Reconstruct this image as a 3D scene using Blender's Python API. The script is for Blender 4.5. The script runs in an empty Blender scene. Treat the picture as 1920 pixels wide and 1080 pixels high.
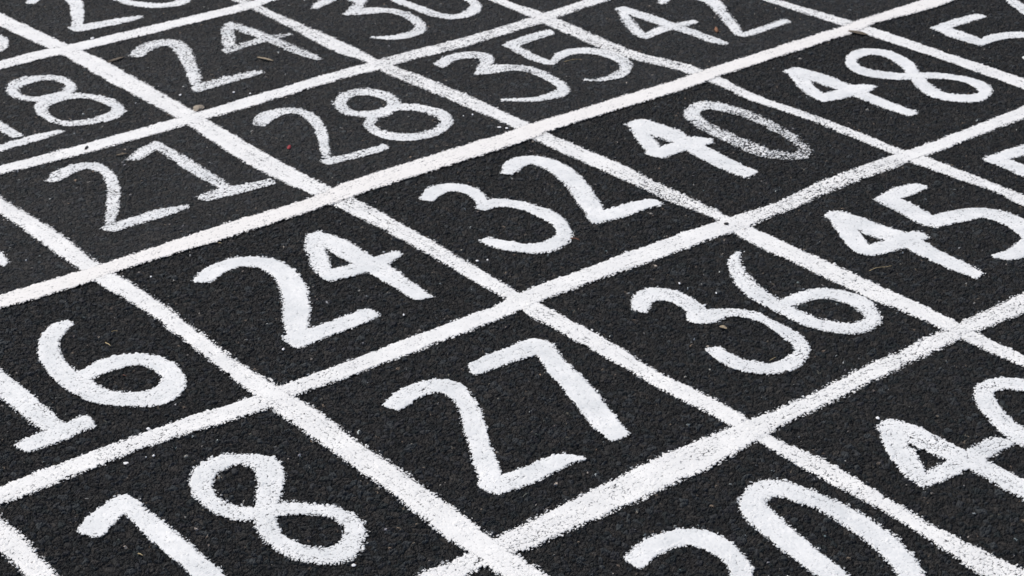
import bpy, math, random
import numpy as np
from mathutils import Vector

# ------------------------------------------------------------------ camera, sky, sun, exposure
sc = bpy.context.scene
COL = sc.collection
CAM_H, PITCH, FPX = 1.4544, 0.4726, 3486.17          # camera height (m), downward pitch (rad), focal length in px of a 1920 frame
cd = bpy.data.cameras.new('camera'); cam = bpy.data.objects.new('camera', cd); COL.objects.link(cam)
cam.location = (0, 0, CAM_H); cam.rotation_euler = (math.pi/2 - PITCH, 0, 0)
cd.sensor_width = 36; cd.lens = FPX/1920*36; cd.clip_start = 0.05; cd.clip_end = 2000
cd.dof.use_dof = True; cd.dof.focus_distance = 2.85; cd.dof.aperture_fstop = 13
sc.camera = cam
SUN_EL, SUN_AZ = math.radians(58), math.radians(-50)   # azimuth measured from +Y towards +X
w = bpy.data.worlds.new('World'); sc.world = w; w.use_nodes = True
nt = w.node_tree; nt.nodes.clear()
sky = nt.nodes.new('ShaderNodeTexSky'); sky.sky_type = 'NISHITA'; sky.sun_disc = False
sky.sun_elevation = SUN_EL; sky.sun_rotation = SUN_AZ; sky.dust_density = 4.0; sky.air_density = 0.7; sky.ozone_density = 0.6
bg = nt.nodes.new('ShaderNodeBackground'); bg.inputs['Strength'].default_value = 0.11
wo = nt.nodes.new('ShaderNodeOutputWorld')
nt.links.new(sky.outputs[0], bg.inputs[0]); nt.links.new(bg.outputs[0], wo.inputs[0])
sd_ = bpy.data.lights.new('sun', 'SUN'); sd_.energy = 1.3; sd_.angle = math.radians(20); sd_.color = (.985, .98, .885)
sun = bpy.data.objects.new('sun', sd_); COL.objects.link(sun)
dv = Vector((math.sin(SUN_AZ)*math.cos(SUN_EL), math.cos(SUN_AZ)*math.cos(SUN_EL), math.sin(SUN_EL)))
sun.rotation_euler = dv.to_track_quat('Z', 'Y').to_euler(); sun.location = dv*20
sc.view_settings.view_transform = 'Standard'; sc.view_settings.look = 'None'
sc.view_settings.exposure = 0.44; sc.view_settings.gamma = 1

# ------------------------------------------------------------------ helpers
rng = np.random.RandomState(7); random.seed(7)
CP, SP = math.cos(PITCH), math.sin(PITCH)
def ground(x, y):                       # a point of the photograph, carried down its ray to the playground surface
    dx = (x-960)/FPX; dy = -(y-540)/FPX
    d = np.array([dx, CP + dy*SP, -SP + dy*CP])
    t = CAM_H/-d[2]
    return np.array([d[0]*t, d[1]*t])
def hashf(i, j, k):
    h = (i.astype(np.int64)*374761393 + j.astype(np.int64)*668265263 + k*2147483647) & 0xffffffff
    h = ((h ^ (h >> 13))*1274126177) & 0xffffffff
    h = ((h ^ (h >> 16))*2246822519) & 0xffffffff
    return ((h ^ (h >> 15)) & 0xffffff)/float(0xffffff)
def vnoise(x, y, s, k):                 # smooth value noise 0..1
    x = x/s; y = y/s
    i = np.floor(x); j = np.floor(y); fx = x-i; fy = y-j
    fx = fx*fx*(3-2*fx); fy = fy*fy*(3-2*fy)
    a = hashf(i, j, k); b = hashf(i+1, j, k); c = hashf(i, j+1, k); d = hashf(i+1, j+1, k)
    return (a*(1-fx)+b*fx)*(1-fy) + (c*(1-fx)+d*fx)*fy
def stones(x, y, size, k):              # crushed stone: distance to gap, stone id hash, facet height
    gx = np.floor(x/size); gy = np.floor(y/size)
    f1 = np.full(x.shape, 9.); f2 = np.full(x.shape, 9.)
    idh = np.zeros(x.shape); fac = np.zeros(x.shape)
    for di in (-1, 0, 1):
        for dj in (-1, 0, 1):
            ci = gx+di; cj = gy+dj
            px = (ci + hashf(ci, cj, k))*size; py = (cj + hashf(ci, cj, k+1))*size
            wgt = 0.65 + 0.85*hashf(ci, cj, k+2)**2
            ang = 6.283*hashf(ci, cj, k+6); st = 0.75+0.5*hashf(ci, cj, k+7)
            ux = (x-px)*np.cos(ang)+(y-py)*np.sin(ang); uy = -(x-px)*np.sin(ang)+(y-py)*np.cos(ang)
            d = (np.abs(ux*st)**1.6 + np.abs(uy/st)**1.6)**(1/1.6)/size/wgt
            m = d < f1
            f2 = np.where(m, f1, np.minimum(f2, d))
            idh = np.where(m, hashf(ci, cj, k+3), idh)
            tx = hashf(ci, cj, k+4)-.5; ty = hashf(ci, cj, k+5)-.5
            fac = np.where(m, ((x-px)*tx + (y-py)*ty)/size, fac)
            f1 = np.where(m, d, f1)
    return f2-f1, idh, fac
def mat(name):
    m = bpy.data.materials.new(name); m.use_nodes = True
    n = m.node_tree; b = n.nodes['Principled BSDF']
    return m, n, b
def node(n, t, **kw):
    o = n.nodes.new(t)
    for k, v in kw.items(): setattr(o, k, v)
    return o
def math_node(n, op, a, b=None, clamp=False):
    o = n.nodes.new('ShaderNodeMath'); o.operation = op; o.use_clamp = clamp
    for i, v in enumerate((a, b)):
        if v is None: continue
        if isinstance(v, (int, float)): o.inputs[i].default_value = v
        else: n.links.new(v, o.inputs[i])
    return o.outputs[0]
def tag(o, label=None, cat=None, group=None, kind=None):
    if label: o['label'] = label
    if cat: o['category'] = cat
    if group: o['group'] = group
    if kind: o['kind'] = kind
def obj(name, me, parent=None):
    o = bpy.data.objects.new(name, me); COL.objects.link(o)
    if parent: o.parent = parent
    return o
def mesh_arrays(name, V, Q, smooth=True):
    me = bpy.data.meshes.new(name)
    me.vertices.add(len(V)); me.vertices.foreach_set('co', np.ascontiguousarray(V, np.float32).ravel())
    me.loops.add(Q.size); me.loops.foreach_set('vertex_index', np.ascontiguousarray(Q, np.int32).ravel())
    me.polygons.add(len(Q))
    me.polygons.foreach_set('loop_start', np.arange(0, Q.size, 4, dtype=np.int32))
    me.polygons.foreach_set('loop_total', np.full(len(Q), 4, np.int32))
    me.polygons.foreach_set('use_smooth', np.full(len(Q), smooth, bool))
    me.update(calc_edges=True)
    return me
def attr(me, name, v):
    a = me.attributes.new(name, 'FLOAT', 'POINT'); a.data.foreach_set('value', np.ascontiguousarray(v, np.float32).ravel())

# ------------------------------------------------------------------ the asphalt: one displaced sheet, finer near the painted numbers
NX, NY = 1800, 2050
ya = np.linspace(0, 1, NY)
depth = lambda Y: 0.89*Y + 0.662
Y0, Y1 = 1.62, 5.3
yy = ((0.89*Y0+.662)*((0.89*Y1+.662)/(0.89*Y0+.662))**ya - .662)/.89
ss = np.linspace(-.405, .405, NX)
X = (ss[None, :]*depth(yy)[:, None]); Y = np.repeat(yy[:, None], NX, 1)
# the cream line (between the rows of 7s and 8s) is where the older, dustier tarmac ends
pA, pB = ground(0, 566), ground(1790, -11)
nrm = np.array([-(pB-pA)[1], (pB-pA)[0]]); nrm /= np.linalg.norm(nrm)
dl = (X-pA[0])*nrm[0] + (Y-pA[1])*nrm[1]
wob = (vnoise(X, Y, .05, 91)-.5)*.02
old = np.clip((dl+wob)/.02+.5, 0, 1)
wx = X + (vnoise(X, Y, .011, 5)-.5)*.006; wy = Y + (vnoise(X, Y, .011, 6)-.5)*.006
g1, id1, fc1 = stones(wx, wy, .0088, 11)
g2, id2, fc2 = stones(wx+.37, wy+.11, .0042, 41)
big = vnoise(X, Y, .09, 77)*.6 + vnoise(X, Y, .03, 78)*.4
idx_i, idx_j = np.meshgrid(np.arange(NX), np.arange(NY))
dome = 1-np.exp(-g1*5.5)
fine = 1-np.exp(-g2*6)
rel = .42*dome + .32*(id1-.35)*dome + .34*fc1*dome + .26*fine + .22*(id2-.5)*fine + .20*fc2*fine + .10*(hashf(idx_i, idx_j, 9)-.5)
rel = rel + (big-.5)*.25
lo, hi = np.percentile(rel, 3), np.percentile(rel, 97)
rel = np.clip((rel-lo)/(hi-lo), -.2, 1.25)
amp = .0046*(1-old*.30)
H = (rel-1)*amp + (vnoise(X, Y, .6, 3)-.5)*.004
depthv = 1-np.clip(rel, 0, 1)
# share of the surface that stands higher than a spot: paint of coverage c reaches every spot with pit < c
pk = .38*rel + .62*(.72*fine+.28*dome) + .22*vnoise(X, Y, .0021, 88) + .12*hashf(idx_i, idx_j, 19)
srt = np.sort(pk[::7, ::7].ravel()); pit = 1-np.searchsorted(srt, pk.ravel()).reshape(pk.shape)/len(srt)
NV = NX*NY
idx = np.arange(NV, dtype=np.int32).reshape(NY, NX)
Q = np.stack([idx[:-1, :-1], idx[:-1, 1:], idx[1:, 1:], idx[1:, :-1]], -1).reshape(-1, 4)
V = np.stack([X, Y, H], -1).reshape(-1, 3)
# carry the same sheet on to the horizon
ring = np.concatenate([idx[0, :], idx[1:, -1], idx[-1, -2::-1], idx[-2:0:-1, 0]])
rv = V[ring].copy(); cen = np.array([0, 3.2, 0])
outs = []; base = NV; prev = ring; rings = []
for f in (1.001, 1.6, 6, 40, 400):
    o = cen + (rv-cen)*f; o[:, 2] = -.0012; outs.append(o)
    cur = np.arange(base, base+len(ring), dtype=np.int32); base += len(ring)
    rings.append(np.stack([prev, cur, np.roll(cur, -1), np.roll(prev, -1)], -1)); prev = cur
Vall = np.concatenate([V]+outs); Qall = np.concatenate([Q]+rings).astype(np.int32)
me = mesh_arrays('asphalt', Vall, Qall, False)
pad = len(Vall)-NV
tint = np.where(id1 > .5, id1, id2)
attr(me, 'stone', np.concatenate([id1.ravel(), np.full(pad, .5)]))
attr(me, 'near', np.concatenate([np.ones(NV), np.zeros(pad)]))
attr(me, 'grain', np.concatenate([id2.ravel(), np.full(pad, .5)]))
attr(me, 'old', np.concatenate([old.ravel(), np.repeat(old.ravel()[ring][None], len(outs), 0).ravel()]))
m, n, b = mat('asphalt')
A = lambda k: node(n, 'ShaderNodeAttribute', attribute_name=k).outputs['Fac']
ol = A('old'); pos = node(n, 'ShaderNodeNewGeometry').outputs['Position']
def beyond(attr_name, scale):           # past the modelled stones the same grain comes from a cell texture
    vo = node(n, 'ShaderNodeTexVoronoi'); vo.inputs['Scale'].default_value = scale; n.links.new(pos, vo.inputs['Vector'])
    sp = node(n, 'ShaderNodeSeparateColor'); n.links.new(vo.outputs['Color'], sp.inputs[0])
    mf = node(n, 'ShaderNodeMix'); n.links.new(A('near'), mf.inputs[0]); n.links.new(sp.outputs[0], mf.inputs[2]); n.links.new(A(attr_name), mf.inputs[3])
    return mf.outputs[0]
st, gr_ = beyond('stone', 115), beyond('grain', 240)
rp = node(n, 'ShaderNodeValToRGB'); n.links.new(st, rp.inputs[0]); rp.color_ramp.interpolation = 'LINEAR'
e = rp.color_ramp.elements
e[0].position = 0; e[0].color = (0.0036, 0.0046, 0.0056, 1); e[1].position = 1; e[1].color = (0.0363, 0.0422, 0.0445, 1)
for p, c in ((.2, (0.0199, 0.0188, 0.0181, 1)), (.38, (0.0067, 0.0091, 0.0103, 1)), (.55, (0.0302, 0.0275, 0.0250, 1)), (.7, (0.0103, 0.0147, 0.0160, 1)), (.85, (0.0199, 0.0201, 0.0229, 1))):
    k = e.new(p); k.color = c
rs = node(n, 'ShaderNodeValToRGB'); n.links.new(gr_, rs.inputs[0]); rs.color_ramp.interpolation = 'CONSTANT'
e = rs.color_ramp.elements
e[0].position = 0; e[0].color = (1, 1, 1, 1); e[1].position = .988; e[1].color = (8, 6.4, 5, 1)
k = e.new(.9945); k.color = (16, 15, 14, 1); k = e.new(.9975); k.color = (34, 33, 31, 1)
mx = node(n, 'ShaderNodeMix', data_type='RGBA', blend_type='MULTIPLY'); mx.inputs[0].default_value = 1
n.links.new(rp.outputs[0], mx.inputs[6]); n.links.new(rs.outputs[0], mx.inputs[7])
geo = node(n, 'ShaderNodeNewGeometry')
du = node(n, 'ShaderNodeTexNoise'); du.inputs['Scale'].default_value = 5; du.inputs['Detail'].default_value = 6; n.links.new(geo.outputs['Position'], du.inputs['Vector'])
dr = node(n, 'ShaderNodeMapRange'); dr.inputs[1].default_value = .38; dr.inputs[2].default_value = .68; n.links.new(du.outputs['Fac'], dr.inputs[0])
dust = math_node(n, 'MULTIPLY', math_node(n, 'ADD', dr.outputs[0], .25), math_node(n, 'ADD', math_node(n, 'MULTIPLY', ol, .75), .3))
ad = node(n, 'ShaderNodeMix', data_type='RGBA', blend_type='ADD')
n.links.new(math_node(n, 'MULTIPLY', dust, .25), ad.inputs[0]); n.links.new(mx.outputs[2], ad.inputs[6]); ad.inputs[7].default_value = (.024, .025, .0268, 1)
n.links.new(ad.outputs[2], b.inputs['Base Color'])
b.inputs['Roughness'].default_value = .72; b.inputs['Specular IOR Level'].default_value = .22
fn = node(n, 'ShaderNodeTexNoise'); fn.inputs['Scale'].default_value = 700; fn.inputs['Detail'].default_value = 3; n.links.new(geo.outputs['Position'], fn.inputs['Vector'])
bp = node(n, 'ShaderNodeBump'); bp.inputs['Strength'].default_value = .5; bp.inputs['Distance'].default_value = .0008
n.links.new(fn.outputs['Fac'], bp.inputs['Height']); n.links.new(bp.outputs[0], b.inputs['Normal'])
me.materials.append(m)
tag(obj('ground', me), 'black crushed stone asphalt of the playground under the painted grid', None, None, 'structure')

# ------------------------------------------------------------------ paint
def paint_mat(name, col, col2):
    m, n, b = mat(name)
    geo = node(n, 'ShaderNodeNewGeometry')
    t1 = node(n, 'ShaderNodeTexNoise'); t1.inputs['Scale'].default_value = 45; t1.inputs['Detail'].default_value = 8; t1.inputs['Roughness'].default_value = .65
    n.links.new(geo.outputs['Position'], t1.inputs['Vector'])
    t2 = node(n, 'ShaderNodeTexNoise'); t2.inputs['Scale'].default_value = 14; t2.inputs['Detail'].default_value = 3; n.links.new(geo.outputs['Position'], t2.inputs['Vector'])
    tm = math_node(n, 'ADD', math_node(n, 'MULTIPLY', t1.outputs['Fac'], .5), math_node(n, 'MULTIPLY', t2.outputs['Fac'], .5))
    r = node(n, 'ShaderNodeValToRGB'); n.links.new(tm, r.inputs[0])
    r.color_ramp.elements[0].position = .36; r.color_ramp.elements[0].color = col2+(1,)
    r.color_ramp.elements[1].position = .62; r.color_ramp.elements[1].color = col+(1,)
    cov = node(n, 'ShaderNodeAttribute', attribute_name='cover').outputs['Fac']
    # thin paint at the rim of each patch lets the tar tone through
    thin = math_node(n, 'POWER', math_node(n, 'MULTIPLY', cov, 3.6, True), .8)
    mix = node(n, 'ShaderNodeMix', data_type='RGBA'); n.links.new(thin, mix.inputs[0])
    mix.inputs[6].default_value = (.13, .138, .15, 1); n.links.new(r.outputs[0], mix.inputs[7])
    n.links.new(mix.outputs[2], b.inputs['Base Color'])
    al = math_node(n, 'GREATER_THAN', cov, 0.0)
    n.links.new(al, b.inputs['Alpha'])
    b.inputs['Roughness'].default_value = .6; b.inputs['Specular IOR Level'].default_value = .35
    fn = node(n, 'ShaderNodeTexNoise'); fn.inputs['Scale'].default_value = 420; fn.inputs['Detail'].default_value = 3; n.links.new(geo.outputs['Position'], fn.inputs['Vector'])
    bp = node(n, 'ShaderNodeBump'); bp.inputs['Strength'].default_value = .3; bp.inputs['Distance'].default_value = .0006
    n.links.new(fn.outputs['Fac'], bp.inputs['Height']); n.links.new(bp.outputs[0], b.inputs['Normal'])
    return m
WHITE = paint_mat('white_paint', (.81, .815, .805), (.685, .695, .695))
DIGIT = paint_mat('digit_paint', (.785, .798, .80), (.615, .640, .652))
CREAM = paint_mat('cream_paint', (.80, .79, .772), (.745, .735, .715))

def catmull(P, closed=False, step=.006):
    P = [np.array(p, float) for p in P]; out = []
    nseg = len(P) if closed else len(P)-1
    for i in range(nseg):
        if closed: a, p, q, d = P[i-1], P[i], P[(i+1) % len(P)], P[(i+2) % len(P)]
        else:
            p, q = P[i], P[i+1]; a = P[i-1] if i > 0 else 2*p-q; d = P[i+2] if i+2 < len(P) else 2*q-p
        L = np.linalg.norm((q-p)[:2]); k = max(1, int(L/step))
        for s in range(k):
            t = s/k
            out.append(.5*((2*p)+(-a+q)*t+(2*a-5*p+4*q-d)*t*t+(-a+3*p-3*q+d)*t**3))
    out.append(P[0] if closed else P[-1])
    return np.array(out)
def world_stroke(pts, closed):          # (x, y, apparent width) in the photograph -> (X, Y, half width) on the ground
    W = []
    N = len(pts)
    for i, (x, y, wd) in enumerate(pts):
        if closed: p0, p1 = pts[i-1], pts[(i+1) % N]
        else: p0, p1 = pts[max(0, i-1)], pts[min(N-1, i+1)]
        t = np.array([p1[0]-p0[0], p1[1]-p0[1]], float); t /= np.linalg.norm(t)+1e-9
        nn = np.array([-t[1], t[0]])*wd/2
        g = ground(x, y); e1 = ground(x+nn[0], y+nn[1]); e2 = ground(x-nn[0], y-nn[1])
        tw = ground(x+t[0], y+t[1])-ground(x-t[0], y-t[1]); tw /= np.linalg.norm(tw)
        d = e1-e2
        W.append((g[0], g[1], abs(d[0]*tw[1]-d[1]*tw[0])/2))
    return W
BIG = .05
def stroke_field(C, wob_k):             # signed depth inside the stroke and side, on a window of the sheet
    pad = .03
    r0 = max(0, np.searchsorted(yy, C[:, 1].min()-C[:, 2].max()-pad)); r1 = min(NY, np.searchsorted(yy, C[:, 1].max()+C[:, 2].max()+pad)+1)
    if r1-r0 < 2: return None
    smin = 9; smax = -9
    for q in (-1, 1):
        d = depth(C[:, 1]); xs = (C[:, 0]+q*(C[:, 2]+pad))
        smin = min(smin, (xs/d).min()); smax = max(smax, (xs/d).max())
    c0 = max(0, np.searchsorted(ss, smin-.004)); c1 = min(NX, np.searchsorted(ss, smax+.004)+1)
    if c1-c0 < 2: return None
    sdp = np.full((r1-r0, c1-c0), -BIG); side = np.zeros_like(sdp); tt = np.zeros_like(sdp)
    n_ = len(C)-1; open_ = np.hypot(*(C[0]-C[-1])[:2]) > .004; sl = (hashf(np.array(float(wob_k)), np.array(3.), 7)-.5)*.7
    for i in range(n_):
        p, q = C[i], C[i+1]
        m_ = max(p[2], q[2])+.018
        a0 = np.searchsorted(yy, min(p[1], q[1])-m_); a1 = np.searchsorted(yy, max(p[1], q[1])+m_)+1
        a0 = max(a0, r0); a1 = min(a1, r1)
        if a1 <= a0: continue
        xa, xb = min(p[0], q[0])-m_, max(p[0], q[0])+m_
        da, db = depth(yy[a0]), depth(yy[a1-1])
        b0 = np.searchsorted(ss, min(xa/da, xa/db)); b1 = np.searchsorted(ss, max(xb/da, xb/db))+1
        b0 = max(b0, c0); b1 = min(b1, c1)
        if b1 <= b0: continue
        xx = X[a0:a1, b0:b1]; yv = Y[a0:a1, b0:b1]
        e = (q-p)[:2]; L2 = e@e+1e-12
        t = np.clip(((xx-p[0])*e[0]+(yv-p[1])*e[1])/L2, 0, 1)
        dx = xx-p[0]-t*e[0]; dy = yv-p[1]-t*e[1]
        v = (p[2]+(q[2]-p[2])*t) - np.sqrt(dx*dx+dy*dy)
        if open_ and (i == 0 or i == n_-1):                     # a brush lifts off square, not round
            L1 = math.sqrt(L2); al = (dx*e[0]+dy*e[1])/L1; lt = (dx*e[1]-dy*e[0])/L1
            ww = p[2] if i == 0 else q[2]
            over = -al if i == 0 else al
            uu = np.maximum(over+sl*lt*np.minimum(1, over/.003), 0)/.80
            v = np.where(over > 1e-6, ww-(np.abs(lt)**3.2+uu**3.2)**(1/3.2), v)
        S = sdp[a0-r0:a1-r0, b0-c0:b1-c0]
        mk = v > S
        side[a0-r0:a1-r0, b0-c0:b1-c0] = np.where(mk, np.sign(dx*e[1]-dy*e[0]), side[a0-r0:a1-r0, b0-c0:b1-c0])
        tt[a0-r0:a1-r0, b0-c0:b1-c0] = np.where(mk, (i+t)/n_, tt[a0-r0:a1-r0, b0-c0:b1-c0])
        sdp[a0-r0:a1-r0, b0-c0:b1-c0] = np.where(mk, v, S)
    return r0, r1, c0, c1, sdp, side, tt
def cover_of(C, cov, soft, k):
    """paint thickness minus how deep the spot lies between stones: > 0 is painted"""
    F = stroke_field(C, k)
    if F is None: return None
    r0, r1, c0, c1, s, side, tt = F
    xx = X[r0:r1, c0:c1]; yv = Y[r0:r1, c0:c1]
    s = s + (vnoise(xx, yv, .035, 200+k)-.5)*.0036 + (vnoise(xx, yv, .012, 300+k)-.5)*.0022
    sf = np.where(side > 0, soft[0], soft[1])
    tv = np.array(cov if isinstance(cov, (list, tuple)) else [cov, cov], float)
    base = np.interp(tt, np.linspace(0, 1, len(tv)), tv)
    patch = (vnoise(xx, yv, .09, 400+k)-.5)*.14 + (vnoise(xx, yv, .02, 500+k)-.5)*.10
    lat = side*s; lon = tt*np.linalg.norm(np.diff(C[:, :2], axis=0), axis=1).sum()
    streak = (vnoise(lat/.0035, lon/.05, 1., 600+k)-.5)*.22 + (vnoise(lat/.0015, lon/.02, 1., 650+k)-.5)*.14
    c = np.clip(s/sf+.30, -.6, 1)
    c = np.where(c > 0, c*(base+patch+streak), c)
    return r0, r1, c0, c1, np.where(s <= -.02, -1, c - pit[r0:r1, c0:c1])
def paint_mesh(name, fields, lift, material):
    fields = [f for f in fields if f is not None]
    if not fields: return None
    r0 = min(f[0] for f in fields); r1 = max(f[1] for f in fields); c0 = min(f[2] for f in fields); c1 = max(f[3] for f in fields)
    G = np.full((r1-r0, c1-c0), -1.)
    for f in fields:
        sl = (slice(f[0]-r0, f[1]-r0), slice(f[2]-c0, f[3]-c0)); G[sl] = np.maximum(G[sl], f[4])
    on = G > 0
    keep = on[:-1, :-1] | on[:-1, 1:] | on[1:, 1:] | on[1:, :-1]
    if not keep.any(): return None
    li = np.arange(G.size).reshape(G.shape)
    q = np.stack([li[:-1, :-1], li[:-1, 1:], li[1:, 1:], li[1:, :-1]], -1)[keep]
    used = np.unique(q); remap = np.full(G.size, -1, np.int32); remap[used] = np.arange(len(used))
    h = H[r0:r1, c0:c1]; pt = depthv[r0:r1, c0:c1]; am = amp[r0:r1, c0:c1]
    fill = np.clip((G+pit[r0:r1, c0:c1])*1.5-.3, .3, 1)
    z = h + pt*am*.88*fill + lift            # wet paint runs into the gaps and levels them
    v = np.stack([X[r0:r1, c0:c1], Y[r0:r1, c0:c1], z], -1).reshape(-1, 3)[used]
    me = mesh_arrays(name, v, remap[q]); attr(me, 'cover', G.ravel()[used]); me.materials.append(material)
    return me
def extend(C, a, b):
    d0 = C[0]-C[min(3, len(C)-1)]; d1 = C[-1]-C[-min(4, len(C))]
    d0[2:] = 0; d1[2:] = 0
    return np.concatenate([[C[0]+d0/np.linalg.norm(d0)*a], C, [C[-1]+d1/np.linalg.norm(d1)*b]])

# grid lines: (x, upper edge, lower edge) read along each line
LINES = [
 ('white line ruled below the bright 24 and 32 and above the 27 and 36', 'row', WHITE, ((0,.93),(470,.92),(985,.95),(1280,.94),(1400,.88),(1500,.76),(1650,.80),(1720,.93)), (.013, .007),
  '0,910,950 277,808,842 470,743,780 563,708,740 640,680,713 787,623,657 943,565,596 1023,528,562 1280,434,469 1410,391,422 1480,366,394 1557,330,360 1670,288,317 1743,266,290 1920,198,223'),
 ('widest white line, ruled between the 27 and the 30 at the bottom edge', 'row', WHITE, ((800,.91),(1130,.87),(1300,.92),(1500,.90),(1700,.92),(1800,.86)), (.014, .012),
  '800,1066,1116 880,1030,1078 977,980,1037 1280,832,902 1443,768,812 1553,720,759 1640,674,716 1802,600,637 1920,545,590'),
 ('cream coloured line ruled below the 21, 28 and 35', 'row', CREAM, ((0,.965),(430,.93),(600,.965)), (.011, .009),
  '0,552,580 143,509,539 230,482,507 430,416,446 600,363,391 687,328,360 963,243,273 1033,220,246 1280,145,169 1330,128,150 1580,50,70 1630,32,50 1730,0,22 1860,-42,-22'),
 ('white line ruled below the small far 24 and above the 28', 'row', WHITE, ((0,.94),(480,.94),(720,.90),(800,.80),(1000,.84)), (.013, .007),
  '0,310,328 160,268,288 333,219,239 393,202,222 640,130,149 707,112,133 747,100,120 873,67,87 993,31,50 1047,14,32 1110,-6,12 1200,-36,-18'),
 ('farthest white line ruled below the 20 and above the 24 at upper left', 'row', WHITE, ((0,.94),(500,.92)), (.010, .007),
  '0,114,131 87,91,109 157,77,94 457,6,21 490,-4,9 560,-22,-8'),
 ('white line running down past the 21, 24 and 27 on their left side', 'col', WHITE, ((0,.94),(440,.92),(600,.94)), (.012, .014),
  '0,367,403 80,413,458 147,462,507 197,497,541 283,552,594 393,633,678 443,672,717 563,742,808 640,800,863 763,884,950 870,962,1033 977,1040,1108 1040,1081,1150'),
 ('long white line dividing 24 from 32 and 27 from 36', 'col', WHITE, ((0,.93),(330,.92),(600,.94),(640,.82),(760,.87),(1000,.91),(1400,.92),(1620,.92),(1780,.83)), (.010, .009),
  '0,22,50 90,65,92 160,95,127 220,125,163 330,186,220 393,223,261 500,285,328 573,326,361 640,356,393 767,424,457 887,494,527 950,533,563 1023,570,609 1117,621,660 1223,687,720 1280,715,752 1360,757,792 1443,811,842 1540,855,897 1707,955,990 1843,1026,1080 1920,1063,1120'),
 ('white line dividing 28 from 35, 32 from 40 and 36 from 45', 'col', WHITE, ((470,.82),(640,.85),(700,.90),(760,.77),(900,.82),(1000,.93),(1160,.86),(1330,.76),(1362,.91),(1800,.93)), (.011, .010),
  '420,-24,-6 470,0,18 537,31,49 640,75,103 690,101,119 747,123,148 840,160,187 967,218,242 1033,250,278 1160,303,334 1217,332,360 1280,360,388 1347,392,413 1410,422,456 1520,472,507 1647,530,567 1763,585,616 1837,623,653 1920,663,689'),
 ('white line dividing 35 from 42 and 40 from 48', 'col', WHITE, ((950,.90),(1047,.86),(1280,.83),(1350,.88),(1500,.90),(1750,.89)), (.011, .008),
  '860,-40,-24 917,-16,0 953,0,14 990,11,29 1047,33,56 1173,88,108 1280,116,135 1353,145,163 1413,173,190 1537,217,232 1670,269,287 1740,293,316 1867,342,361 1920,363,387'),
 ('thin white line dividing the 48 from the number whose 5 is at upper right', 'col', WHITE, ((1467,.82),(1590,.86),(1640,.93)), (.010, .008),
  '1380,-30,-16 1467,1,14 1577,33,49 1640,53,71 1780,100,117 1920,146,167'),
 ('short stub of white line cutting the lower left corner beside the 18', 'col', WHITE, ((0,.91),(100,.91)), (.012, .012),
  '-60,915,1000 0,965,1045 43,1005,1080 113,1080,1150'),
]
for k, (label, kind, mt, cov, soft, txt) in enumerate(LINES):
    P = [tuple(map(float, t.split(','))) for t in txt.split()]
    Wp = []; cx, cy = zip(*cov)
    for i, (x, a, c) in enumerate(P):
        p0, p1 = P[max(0, i-1)], P[min(len(P)-1, i+1)]
        tw = ground(p1[0], (p1[1]+p1[2])/2)-ground(p0[0], (p0[1]+p0[2])/2); tw /= np.linalg.norm(tw)
        d = ground(x, a)-ground(x, c); g = ground(x, (a+c)/2)
        Wp.append((g[0], g[1], abs(d[0]*tw[1]-d[1]*tw[0])/2, 1.0+(np.interp(x, cx, cy)-.93)*1.35))
    C = extend(catmull(Wp, step=.02), .6, .6)
    # resample the extensions
    C = catmull([tuple(c) for c in C], step=.02)
    lift = .0017 if mt is CREAM else .0013 if k in (5, 10) else .0009 if kind == 'row' else .0005
    me = paint_mesh('painted_line', [cover_of(C, list(C[:, 3]), soft, k)], lift, mt)
    tag(obj('painted_line', me), label, 'painted line', 'white grid lines running up to the right' if kind == 'row' else 'white grid lines running down to the right')

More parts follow.
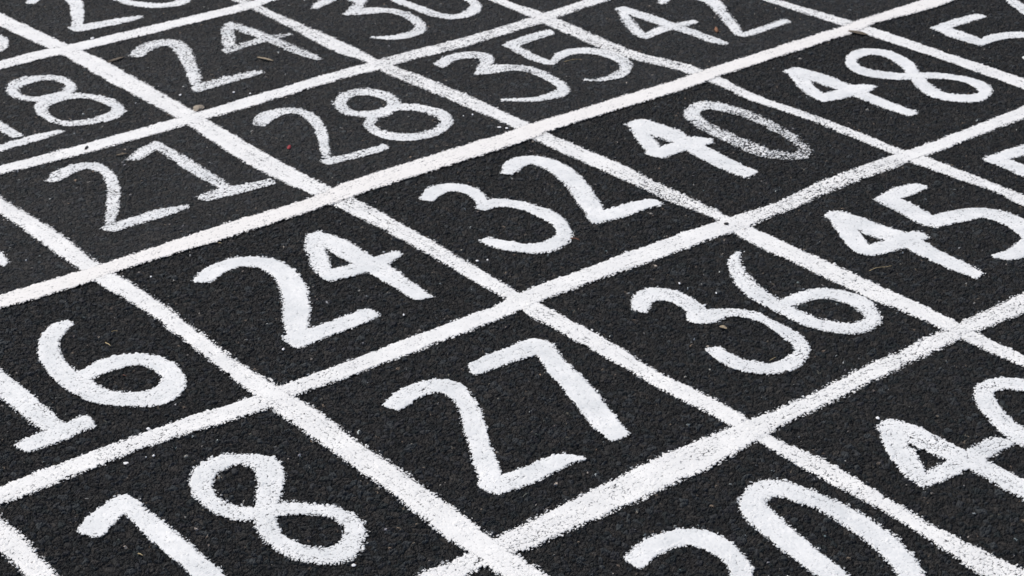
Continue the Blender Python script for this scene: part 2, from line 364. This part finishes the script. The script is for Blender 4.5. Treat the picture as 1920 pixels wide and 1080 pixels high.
# numbers: strokes as x,y,apparent width along the brush
NUMBERS = [
('large bright 27 in the middle foreground square', [
 ('2', 1.2, ['740,757,32 775,733,33 815,721,28 850,728,34 875,755,42 890,800,46 905,850,47 922,902,44', '930,910,40 1000,884,36 1050,861,30 1088,857,12']),
 ('7', 1.2, ['895,686,30 950,666,32 1008,645,34', '1018,650,36 1050,690,42 1083,725,48 1125,778,50 1155,812,44'])]),
('bright 36 right of the 27', [
 ('3', 1.1, ['1200,578,36 1205,560,36 1225,550,28 1255,552,24 1283,562,27 1305,578,32 1316,592,26', '1342,655,24 1365,672,28 1395,683,24 1440,690,22 1475,683,30 1499,664,34 1502,645,33 1485,629,28 1452,608,18 1412,590,18 1365,584,18 1325,592,28 1308,592,26']),
 ('6', 1.1, ['1386,472,18 1378,490,30 1386,512,34 1412,543,34 1440,562,30 1475,581,26 1515,600,24 1560,611,24 1602,614,23 1632,604,34 1634,588,36 1614,567,32 1585,555,26 1550,549,22 1515,552,22 1485,562,24 1462,573,26'])]),
('bright 45 right of the 36, its 5 cut by the edge', [
 ('4', 1.15, ['1565,402,24 1587,428,34 1613,460,34 1628,470,26', '1630,468,26 1670,458,28 1710,442,26 1725,440,18', '1568,402,22 1600,412,26 1640,430,28 1690,445,28 1740,470,28 1790,495,26 1830,512,18']),
 ('5', 1.15, ['1720,348,20 1690,358,28 1664,370,24', '1664,372,28 1700,390,30 1735,410,28 1752,416,22', '1757,413,26 1790,405,24 1840,398,20 1885,408,26 1918,425,36 1932,445,38 1920,463,32 1895,478,24 1868,479,10'])]),
('number starting with 5 at the right edge below the 48', [
 ('5', 1.15, ['1945,272,22 1905,284,22 1868,296,20', '1868,298,22 1905,312,22 1945,330,24 1972,338,20', '1985,332,20 2030,325,20 2075,335,26 2095,355,30 2080,375,28 2045,385,20']),
 ('4', 1.1, ['2060,232,20 2075,255,22 2100,270,20', '2100,270,18 2175,248,16', '2060,232,20 2130,258,18 2230,300,18'])]),
('crisp 48 with a looped figure 8', [
 ('4', 1.2, ['1489,135,24 1500,148,25 1525,172,24 1541,182,18', '1545,182,18 1580,174,20 1610,166,22 1633,161,10', '1492,133,19 1530,144,20 1575,160,20 1615,176,18 1660,194,17 1706,211,15']),
 ('8', 1.25, ['o1745,141,12 1785,144,11 1820,151,14 1843,163,22 1846,175,22 1828,183,16 1795,183,15 1760,177,18 1735,162,22 1718,143,24 1706,128,22 1690,114,20 1660,101,14 1630,97,14 1607,103,20 1596,114,24 1605,127,18 1635,137,16 1670,142,14 1705,143,14'])]),
('40 whose 0 is worn to grey flecks', [
 ('4', 1.2, ['1197,234,30 1206,254,33 1229,284,28', '1235,287,24 1270,275,24 1305,265,22 1328,263,12', '1200,232,26 1245,247,30 1285,265,26 1330,290,28 1375,313,26 1400,322,22']),
 ('0', .62, ['1295,213,24 1303,203,20 1325,196,16 1365,203,16 1410,217,17 1450,236,18 1485,256,20 1508,276,26 1502,289,20 1475,291,16 1430,283,22 1385,265,22 1345,246,22 1310,227,22 1295,213,24'])]),
('bright 32 between the 24 and the worn 40', [
 ('3', 1.2, ['802,370,26 820,355,22 850,350,16 880,356,20 900,372,26 905,388,18', '905,388,16 925,380,18 960,380,16 1000,390,20 1035,407,26 1057,427,28 1053,448,30 1025,462,22 985,464,20 945,458,20 912,449,16']),
 ('2', 1.2, ['953,323,26 965,308,28 990,299,18 1020,303,22 1055,322,30 1082,347,38 1103,378,40 1118,400,32', '1120,406,26 1160,397,24 1200,384,22 1224,379,19'])]),
('bright 24 in the square above the 27', [
 ('2', 1.2, ['384,522,30 405,505,28 440,492,22 475,490,22 510,497,30 538,518,44 553,555,56 556,600,56 555,630,44', '560,636,34 605,620,30 650,604,30 690,588,25']),
 ('4', 1.2, ['590,442,38 592,465,44 605,500,38 620,513,26', '620,516,24 655,507,24 700,493,26 740,476,18', '595,441,26 630,457,34 665,478,34 710,502,34 750,528,34 790,554,28'])]),
('16 at the left edge, its 1 partly cut off', [
 ('1', 1.15, ['-130,690,30 -75,655,30', '-60,665,44 -5,715,44 50,760,48 95,798,44', '52,836,28 105,815,34 158,795,32']),
 ('6', 1.15, ['126,607,18 108,616,32 92,638,42 93,663,44 108,688,44 133,714,44 165,733,40 205,747,32 245,750,30 290,746,34 318,730,46 325,708,44 308,690,36 275,676,26 235,677,26 195,688,28 160,705,26'])]),
('18 at the bottom edge left of the 27', [
 ('1', 1.2, ['174,991,44 200,965,44 233,943,38', '238,943,36 285,985,44 345,1035,46 400,1082,48 450,1125,48', '385,1150,36 480,1098,34']),
 ('8', 1.1, ['o502,930,52 508,895,58 494,870,44 455,861,24 415,868,32 385,888,46 378,915,48 400,943,34 440,960,32 480,962,30 530,953,28 580,953,26 630,960,28 660,980,42 664,1008,46 640,1035,44 600,1040,34 555,1030,38 515,1008,44 498,975,50'])]),
('30 at the bottom edge, cut through its middle', [
 ('3', 1.2, ['1194,1048,42 1220,1025,42 1260,1009,36 1305,1005,36 1350,1022,40 1383,1052,44 1390,1085,44 1380,1110,40', '1385,1115,36 1430,1097,36 1480,1098,36 1540,1110,40 1590,1145,44 1590,1185,44 1540,1215,40 1460,1210,34 1410,1190,30']),
 ('0', 1.2, ['o1412,942,56 1425,920,46 1450,912,34 1490,922,34 1560,950,36 1615,983,44 1675,1030,50 1708,1075,50 1725,1115,50 1710,1150,44 1670,1150,40 1610,1120,46 1560,1075,46 1515,1040,46 1465,1000,46 1422,963,52'])]),
('large 40 at the right edge near the bottom, its 0 cut off', [
 ('4', 1.1, ['1670,804,44 1683,835,50 1710,880,46 1725,896,34', '1728,900,32 1780,878,36 1830,852,38 1878,828,34', '1668,798,30 1710,812,40 1760,838,36 1815,862,36 1870,890,36 1930,925,36 1990,962,30']),
 ('0', 1.1, ['o1845,735,44 1865,721,30 1905,720,26 1960,732,28 2020,765,32 2075,808,36 2100,845,38 2080,868,34 2030,868,32 1970,848,32 1905,812,34 1860,768,38'])]),
('number starting with 5 in the upper right corner', [
 ('5', 1.15, ['1836,30,14 1800,40,15 1764,52,14', '1764,53,16 1800,67,18 1838,80,14', '1840,80,13 1870,69,14 1910,65,12 1955,70,14 1985,85,18 1985,100,18 1955,110,14 1930,110,10']),
 ('6', 1.1, ['1885,-12,16 1903,5,18 1925,20,18 1965,40,18 2010,50,16 2045,45,16 2040,30,18 2010,20,12 1970,22,12 1945,30,12'])]),
('42 at the top edge, the top of its 2 cut off', [
 ('4', 1.05, ['1166,18,14 1175,35,22 1193,58,20 1206,68,14', '1208,69,14 1245,54,14 1275,47,13 1301,41,10', '1167,16,12 1205,29,15 1250,45,14 1295,60,14 1335,75,13 1358,82,8']),
 ('2', 1.05, ['1243,6,16 1252,-4,16 1275,-11,12 1305,-6,14 1333,3,20 1352,22,22 1372,47,22 1386,65,16', '1392,67,12 1430,56,13 1474,41,11'])]),
('slender 35 beyond the 32', [
 ('3', 1.0, ['826,120,18 845,108,16 875,102,15 905,104,18 913,115,26 900,130,18 893,138,8', '893,137,8 920,129,18 960,125,12 1000,131,14 1035,147,18 1057,165,24 1045,176,18 1010,185,10 975,187,8 945,187,7']),
 ('5', 1.02, ['1030,60,12 990,71,15 957,83,14', '957,84,16 985,99,16 1020,114,14 1035,117,10', '1036,115,14 1060,99,14 1090,94,12 1130,98,14 1165,111,20 1174,127,24 1155,142,16 1125,149,8 1099,149,6'])]),
('28 between the 21 and the 35', [
 ('2', 1.0, ['488,230,24 500,217,24 525,208,14 555,206,13 582,217,22 600,240,24 608,268,22 612,293,22', '615,302,14 650,294,14 690,284,14 720,275,12']),
 ('8', 1.0, ['o637,192,28 650,177,18 680,171,14 710,174,16 735,186,24 735,200,20 715,211,18 680,213,12 650,208,16', 'o692,230,24 712,212,16 745,201,14 785,202,14 822,212,20 838,228,28 818,246,18 780,256,15 740,255,16 708,246,18'])]),
('thin 21 with a footed 1', [
 ('2', .98, ['100,336,20 115,325,22 145,313,16 175,311,17 202,325,24 213,350,28 211,385,28 206,418,24', '210,427,20 260,411,19 310,396,17 348,387,10']),
 ('1', .92, ['254,295,20 272,281,22 293,270,18', '293,270,20 335,296,22 375,322,22 420,348,20', '385,370,16 410,362,19 455,352,18 503,341,15'])]),
('tail of a 4 entering at the left edge beside the 21', [
 ('4', 1.1, ['-195,392,26 -192,415,28 -175,440,26', '-170,452,18 -60,425,18', '-195,392,22 -130,418,26 -60,450,26 -15,475,26 10,493,18'])]),
('18 at the left edge beside the far 24', [
 ('1', 1.05, ['-30,288,12 20,272,14 70,258,14 110,246,9', '-50,208,18 0,236,20 30,254,18', '-110,235,14 -55,207,14']),
 ('8', 1.0, ['o24,168,28 40,154,20 75,146,12 108,147,14 131,159,22 125,172,20 100,182,16 65,186,11 35,181,14', 'o76,204,30 95,189,18 130,181,12 165,180,11 200,188,16 222,202,26 212,215,20 180,225,14 140,231,12 100,225,14'])]),
('small far 24 below the 20, with a brown leaf by its 4', [
 ('2', .92, ['258,103,22 270,92,22 295,81,15 325,81,20 345,97,28 357,122,30 366,148,28 370,161,18', '372,164,16 420,150,16 460,140,13 486,134,9']),
 ('4', .88, ['428,50,26 428,72,30 430,92,18', '428,94,14 470,81,12 510,70,12 545,64,6', '430,46,14 465,57,16 505,72,16 555,94,18 598,110,10'])]),
('30 at the top edge beyond the 28', [
 ('3', 1.05, ['590,15,10 605,5,14 635,-6,12 665,-4,18 675,5,26 665,16,20 650,26,8', '650,26,8 685,20,14 725,18,10 760,26,14 787,44,22 783,58,18 755,67,11 725,70,8 700,69,5']),
 ('0', 1.05, ['o725,-12,16 750,2,14 785,15,13 825,28,11 860,30,10 886,20,20 891,6,20 870,-8,16 835,-20,14 790,-30,12 750,-32,14 725,-22,16'])]),
('20 cut off by the top edge', [
 ('2', 1.1, ['58,4,14 70,-6,14 95,-16,12 122,-14,20 140,3,26 146,28,28 145,46,22', '146,53,13 190,45,13 230,38,11 264,31,5']),
 ('0', 1.1, ['o215,-8,16 245,5,12 295,11,9 335,5,14 350,-8,18 335,-25,14 295,-38,10 250,-38,12 220,-24,16'])]),
('bowl of a 5 entering at the left edge left of the 20', [
 ('5', 1.1, ['-70,30,10 -100,39,12 -130,48,12', '-130,48,14 -95,57,14 -62,64,12', '-60,62,14 -20,66,16 6,77,20 0,90,16 -30,98,12 -60,98,8'])]),
]
kk = 40
for label, digits in NUMBERS:
    pts_all = []
    built = []
    for di, (ch, cov, strokes) in enumerate(digits):
        fs = []
        for s in strokes:
            kk += 1
            closed = s.startswith('o')
            P = [tuple(map(float, t.split(','))) for t in s.lstrip('o').split()]
            Wp = world_stroke(P, closed)
            C = catmull(Wp, closed)
            C[:, 2] = np.maximum(C[:, 2], .005)
            # round brush: pull the open ends in by the cap radius so that the traced end is the real end
            pts_all += [c[:2] for c in C]
            sf = (random.uniform(.006, .012), random.uniform(.006, .012))
            cv = .952 + (cov-1.1)*.95
            if cov < .7: cv = [.86, .78, .70, .63, .58, .55, .52, .50, .52, .57, .62, .69, .77, .86]
            fs.append(cover_of(C, cv, sf, kk))
        me = paint_mesh('digit', fs, .00045 + .0003*di, DIGIT)
        if me: built.append((ch, me))
    pa = np.array(pts_all); c = pa.mean(0)
    root = bpy.data.objects.new('painted_number', None); root.location = (c[0], c[1], 0); root.empty_display_size = .1; COL.objects.link(root)
    tag(root, label, 'painted number', 'white numbers painted one to a square')
    for ch, me in built:
        v = np.empty(len(me.vertices)*3, np.float32); me.vertices.foreach_get('co', v)
        v = v.reshape(-1, 3); v[:, 0] -= c[0]; v[:, 1] -= c[1]; me.vertices.foreach_set('co', v.ravel()); me.update()
        o = obj('digit', me, root); o['label'] = 'white painted digit ' + ch

# ------------------------------------------------------------------ small litter lying on the tarmac
def height_at(p):
    j = int(np.clip(np.searchsorted(yy, p[1]), 1, NY-2)); i = int(np.clip(np.searchsorted(ss, p[0]/depth(p[1])), 1, NX-2))
    return float(H[j-1:j+2, i-1:i+2].max())
def simple_mat(name, c1, c2, rough=.7, scale=300):
    m, n, b = mat(name)
    g = node(n, 'ShaderNodeTexCoord'); t = node(n, 'ShaderNodeTexNoise'); t.inputs['Scale'].default_value = scale; t.inputs['Detail'].default_value = 4
    n.links.new(g.outputs['Object'], t.inputs['Vector'])
    r = node(n, 'ShaderNodeValToRGB'); r.color_ramp.elements[0].position = .35; r.color_ramp.elements[1].position = .65
    r.color_ramp.elements[0].color = c1+(1,); r.color_ramp.elements[1].color = c2+(1,)
    n.links.new(t.outputs['Fac'], r.inputs[0]); n.links.new(r.outputs[0], b.inputs['Base Color']); b.inputs['Roughness'].default_value = rough
    return m
LEAF = simple_mat('dry_leaf', (.16, .12, .075), (.34, .28, .19)); DULL = simple_mat('rotten_leaf', (.045, .034, .022), (.13, .10, .065))
STRAW = simple_mat('straw', (.38, .29, .14), (.55, .44, .25)); REDDISH = simple_mat('red_brown_bark', (.10, .035, .02), (.20, .075, .04))
TAN = simple_mat('tan_stone', (.20, .165, .12), (.34, .29, .23)); RED = simple_mat('red_plastic', (.30, .02, .03), (.42, .04, .05))
COAL = simple_mat('black_stone', (.008, .008, .010), (.018, .018, .02)); RUST = simple_mat('rust_stone', (.15, .06, .025), (.28, .13, .06))
DRIP = paint_drip = simple_mat('dried_paint', (.72, .73, .75), (.82, .82, .83), .55)
def px_size(x, y):                      # metres across one photograph pixel at that spot
    return float(np.linalg.norm(ground(x+.5, y)-ground(x-.5, y)))
def place(name, V, F, material, x, y, label, cat, group, smooth=True):
    p = ground(x, y)
    me = bpy.data.meshes.new(name); me.from_pydata(V, [], F); me.materials.append(material)
    me.polygons.foreach_set('use_smooth', [smooth]*len(me.polygons)); me.update()
    o = obj(name, me); o.location = (p[0], p[1], height_at(p)+.0004)
    tag(o, label, cat, group); return o
def lump(x, y, wpx, hpx, tall, material, name, label, cat, group, seed, smooth=False):
    """an irregular low stone or blob: rings of a squashed dome with a flat base"""
    r = random.Random(seed); k = px_size(x, y); a = wpx*k/2
    dep = np.linalg.norm(ground(x, y-hpx/2)-ground(x, y+hpx/2))/2; N = 12
    rad = [1+r.uniform(-.22, .22) for _ in range(N)]
    V, F = [], []
    for z, s in ((-.15, .85), (.18, 1.0), (.62, .78), (.92, .40)):
        for i in range(N):
            t = 2*math.pi*i/N; q = s*rad[i]*(1+r.uniform(-.07, .07))
            V.append((math.cos(t)*a*q, math.sin(t)*dep*q, z*tall*(1+r.uniform(-.1, .1))))
    V.append((0, 0, tall)); top = len(V)-1
    for j in range(3):
        for i in range(N):
            F.append((j*N+i, j*N+(i+1) % N, (j+1)*N+(i+1) % N, (j+1)*N+i))
    for i in range(N): F.append((3*N+i, 3*N+(i+1) % N, top))
    F.append(tuple(range(N-1, -1, -1)))
    return place(name, V, F, material, x, y, label, cat, group, smooth)
def leaf(x0, y0, x1, y1, wid, material, label, seed):
    r = random.Random(seed); p0, p1 = ground(x0, y0), ground(x1, y1); c = (p0+p1)/2; d = p1-p0; L = np.linalg.norm(d); d /= L; nn = np.array([-d[1], d[0]])
    M = 9; V, F = [], []
    for lay in (0, -.0005):
        for i in range(M+1):
            t = i/M; half = wid*(math.sin(math.pi*min(1, .06+t*.94))**.7)*(1+r.uniform(-.15, .15))
            bend = .0012*math.sin(math.pi*t)+.0004
            for s in (-1, -.4, .4, 1):
                q = d*(t-.5)*L + nn*s*half*.5
                V.append((q[0], q[1], bend + abs(s)*.0016 + lay))
    n1 = (M+1)*4
    for i in range(M):
        for j in range(3):
            a = i*4+j; F.append((a, a+1, a+5, a+4)); F.append((n1+a, n1+a+4, n1+a+5, n1+a+1))
        F.append((i*4, i*4+4, n1+i*4+4, n1+i*4)); F.append((i*4+3, n1+i*4+3, n1+i*4+7, i*4+7))
    F.append((0, n1, n1+1, 1)); F.append((1, n1+1, n1+2, 2)); F.append((2, n1+2, n1+3, 3))
    e_ = M*4; F.append((e_, e_+1, n1+e_+1, n1+e_)); F.append((e_+1, e_+2, n1+e_+2, n1+e_+1)); F.append((e_+2, e_+3, n1+e_+3, n1+e_+2))
    return place('dry_leaf', V, F, material, (x0+x1)/2, (y0+y1)/2, label, 'leaf', 'scraps of dry leaf')
def twig(pts, rad, material, label):
    W = [ground(x, y) for x, y in pts]; c = sum(W)/len(W)
    C = catmull([(p[0]-c[0], p[1]-c[1], 0) for p in W], step=.004)
    V, F = [], []; N = 6
    for i, p in enumerate(C):
        q = C[min(i+1, len(C)-1)]-C[max(i-1, 0)]; q = q/np.linalg.norm(q); nn = np.array([-q[1], q[0]])
        rr = rad*(1-.45*i/len(C)); zc = rad*.9 + .0012*math.sin(3*i/len(C))
        for k in range(N):
            a = 2*math.pi*k/N; V.append((p[0]+nn[0]*math.cos(a)*rr, p[1]+nn[1]*math.cos(a)*rr, zc+math.sin(a)*rr))
    for i in range(len(C)-1):
        for k in range(N): F.append((i*N+k, i*N+(k+1) % N, (i+1)*N+(k+1) % N, (i+1)*N+k))
    F.append(tuple(range(N-1, -1, -1))); F.append(tuple(range((len(C)-1)*N, len(C)*N)))
    cx = sum(p[0] for p in pts)/len(pts); cy = sum(p[1] for p in pts)/len(pts)
    o = place('twig', V, F, material, cx, cy, label, 'twig', 'thin stalks of straw and twig')
    o.location[0] = c[0]; o.location[1] = c[1]; return o
leaf(482, 108, 513, 115, .008, LEAF, 'pale tan dry leaf lying right of the small far 24', 1)
leaf(217, 292, 240, 288, .007, DULL, 'dull brown leaf scrap beside the flag of the 1 in the thin 21', 2)
leaf(203, 117, 234, 107, .010, DULL, 'dark brown leaf scrap left of the small far 24', 3)
leaf(1590, 60, 1627, 68, .016, DULL, 'crumbled dark leaf tucked against the cream line above the 48', 4)
leaf(1349, 612, 1363, 617, .009, LEAF, 'curled pale leaf scrap inside the 3 of the 36', 5)
twig([(1630, 506), (1645, 501), (1660, 500), (1672, 497)], .0006, STRAW, 'long curved straw stalk lying below the 45')
twig([(1070, 446), (1078, 447), (1087, 451)], .0011, REDDISH, 'short red brown twig right of the 3 in the 32')
twig([(1058, 114), (1074, 111), (1089, 110)], .0007, STRAW, 'fine straw stalk inside the 5 of the 35')
twig([(198, 645), (203, 648), (208, 652)], .0009, STRAW, 'short straw piece above the 6 of the 16')
twig([(209, 622), (215, 621), (221, 622)], .0004, STRAW, 'hair thin straw just above the short straw piece by the 16')
twig([(259, 1038), (263, 1040), (268, 1043)], .0009, STRAW, 'short straw piece under the flag of the bottom 18')
twig([(231, 704), (234, 706), (237, 707)], .0008, REDDISH, 'tiny red brown stalk inside the bowl of the 6 in the 16')
twig([(1443, 676), (1448, 674), (1454, 671)], .0005, STRAW, 'tiny pale stalk on the lower rim of the 3 of the 36')
twig([(410, 455), (413, 456), (416, 457)], .0008, STRAW, 'straw crumb above the bright 24 just under the cream line')
lump(372, 202, 22, 10, .006, TAN, 'pebble', 'largest pebble, flat and tan, in the corner of the far 24 square', 'pebble', 'loose pebbles and chips', 11)
lump(542, 275, 7, 7, .004, RED, 'plastic_chip', 'small red chip left of the 2 in the 28', 'chip', 'loose pebbles and chips', 12)
lump(162, 278, 7, 7, .005, COAL, 'pebble', 'black pebble sitting on the white line above the 21', 'pebble', 'loose pebbles and chips', 13)
lump(1343, 57, 7, 9, .005, RUST, 'pebble', 'rust brown pebble between the 4 and 2 of the 42', 'pebble', 'loose pebbles and chips', 14)
lump(1475, 699, 11, 6, .005, COAL, 'pebble', 'black pebble on the lower rim of the 3 of the 36', 'pebble', 'loose pebbles and chips', 15)
lump(1362, 420, 10, 4, .003, COAL, 'pebble', 'black flake of stone on the line crossing between 32 and 45', 'pebble', 'loose pebbles and chips', 16)
for x, y, a, b_, where in (
    (895, 489, 6, 3, 'oblong white paint drip under the 3 of the 32'), (914, 485, 4, 3, 'round white paint drip under the 3 of the 32'),
    (757, 590, 4, 4, 'white paint drip right of the foot of the bright 24'), (1274, 531, 4, 4, 'white paint drip above the 3 of the 36'),
    (1343, 549, 3, 4, 'white paint drip above the notch of the 3 in the 36'), (278, 806, 8, 5, 'white paint drip on the upper rim of the line over the bottom 18'),
    (236, 868, 11, 5, 'widest white paint drip, left above the bottom 18'), (288, 855, 5, 4, 'round white paint drip below the line over the bottom 18'),
    (274, 858, 3, 2, 'tiny white paint drip beside the round one above the bottom 18'), (1646, 783, 8, 6, 'white paint splash at the tip of the 4 in the large 40'),
    (936, 239, 8, 3, 'broad white paint splash left of the crossing below the 35'), (950, 240, 7, 3, 'smaller white paint splash nearest the crossing below the 35'),
    (886, 215, 4, 3, 'white paint drip right of the 28 against the line'), (869, 217, 3, 2, 'faint white paint drip nearest the 8 of the 28'),
    (438, 172, 5, 3, 'white paint drip below the base of the small far 24'), (469, 175, 4, 3, 'white paint drip right below the base of the small far 24'),
    (338, 177, 5, 3, 'white paint drip left below the 2 of the small far 24'), (173, 72, 7, 4, 'white paint drip on the line under the 20'),
    (531, 656, 5, 5, 'white paint drip below the 2 of the bright 24'), (283, 518, 4, 3, 'white paint drip left of the bright 24'),
    (663, 1058, 9, 6, 'white paint drip right below the 8 of the bottom 18')):
    lump(x, y, a*.98, b_*.98, .0012, DRIP, 'paint_drip', where, 'paint drip', 'spilled drips of white paint', int(x), True)
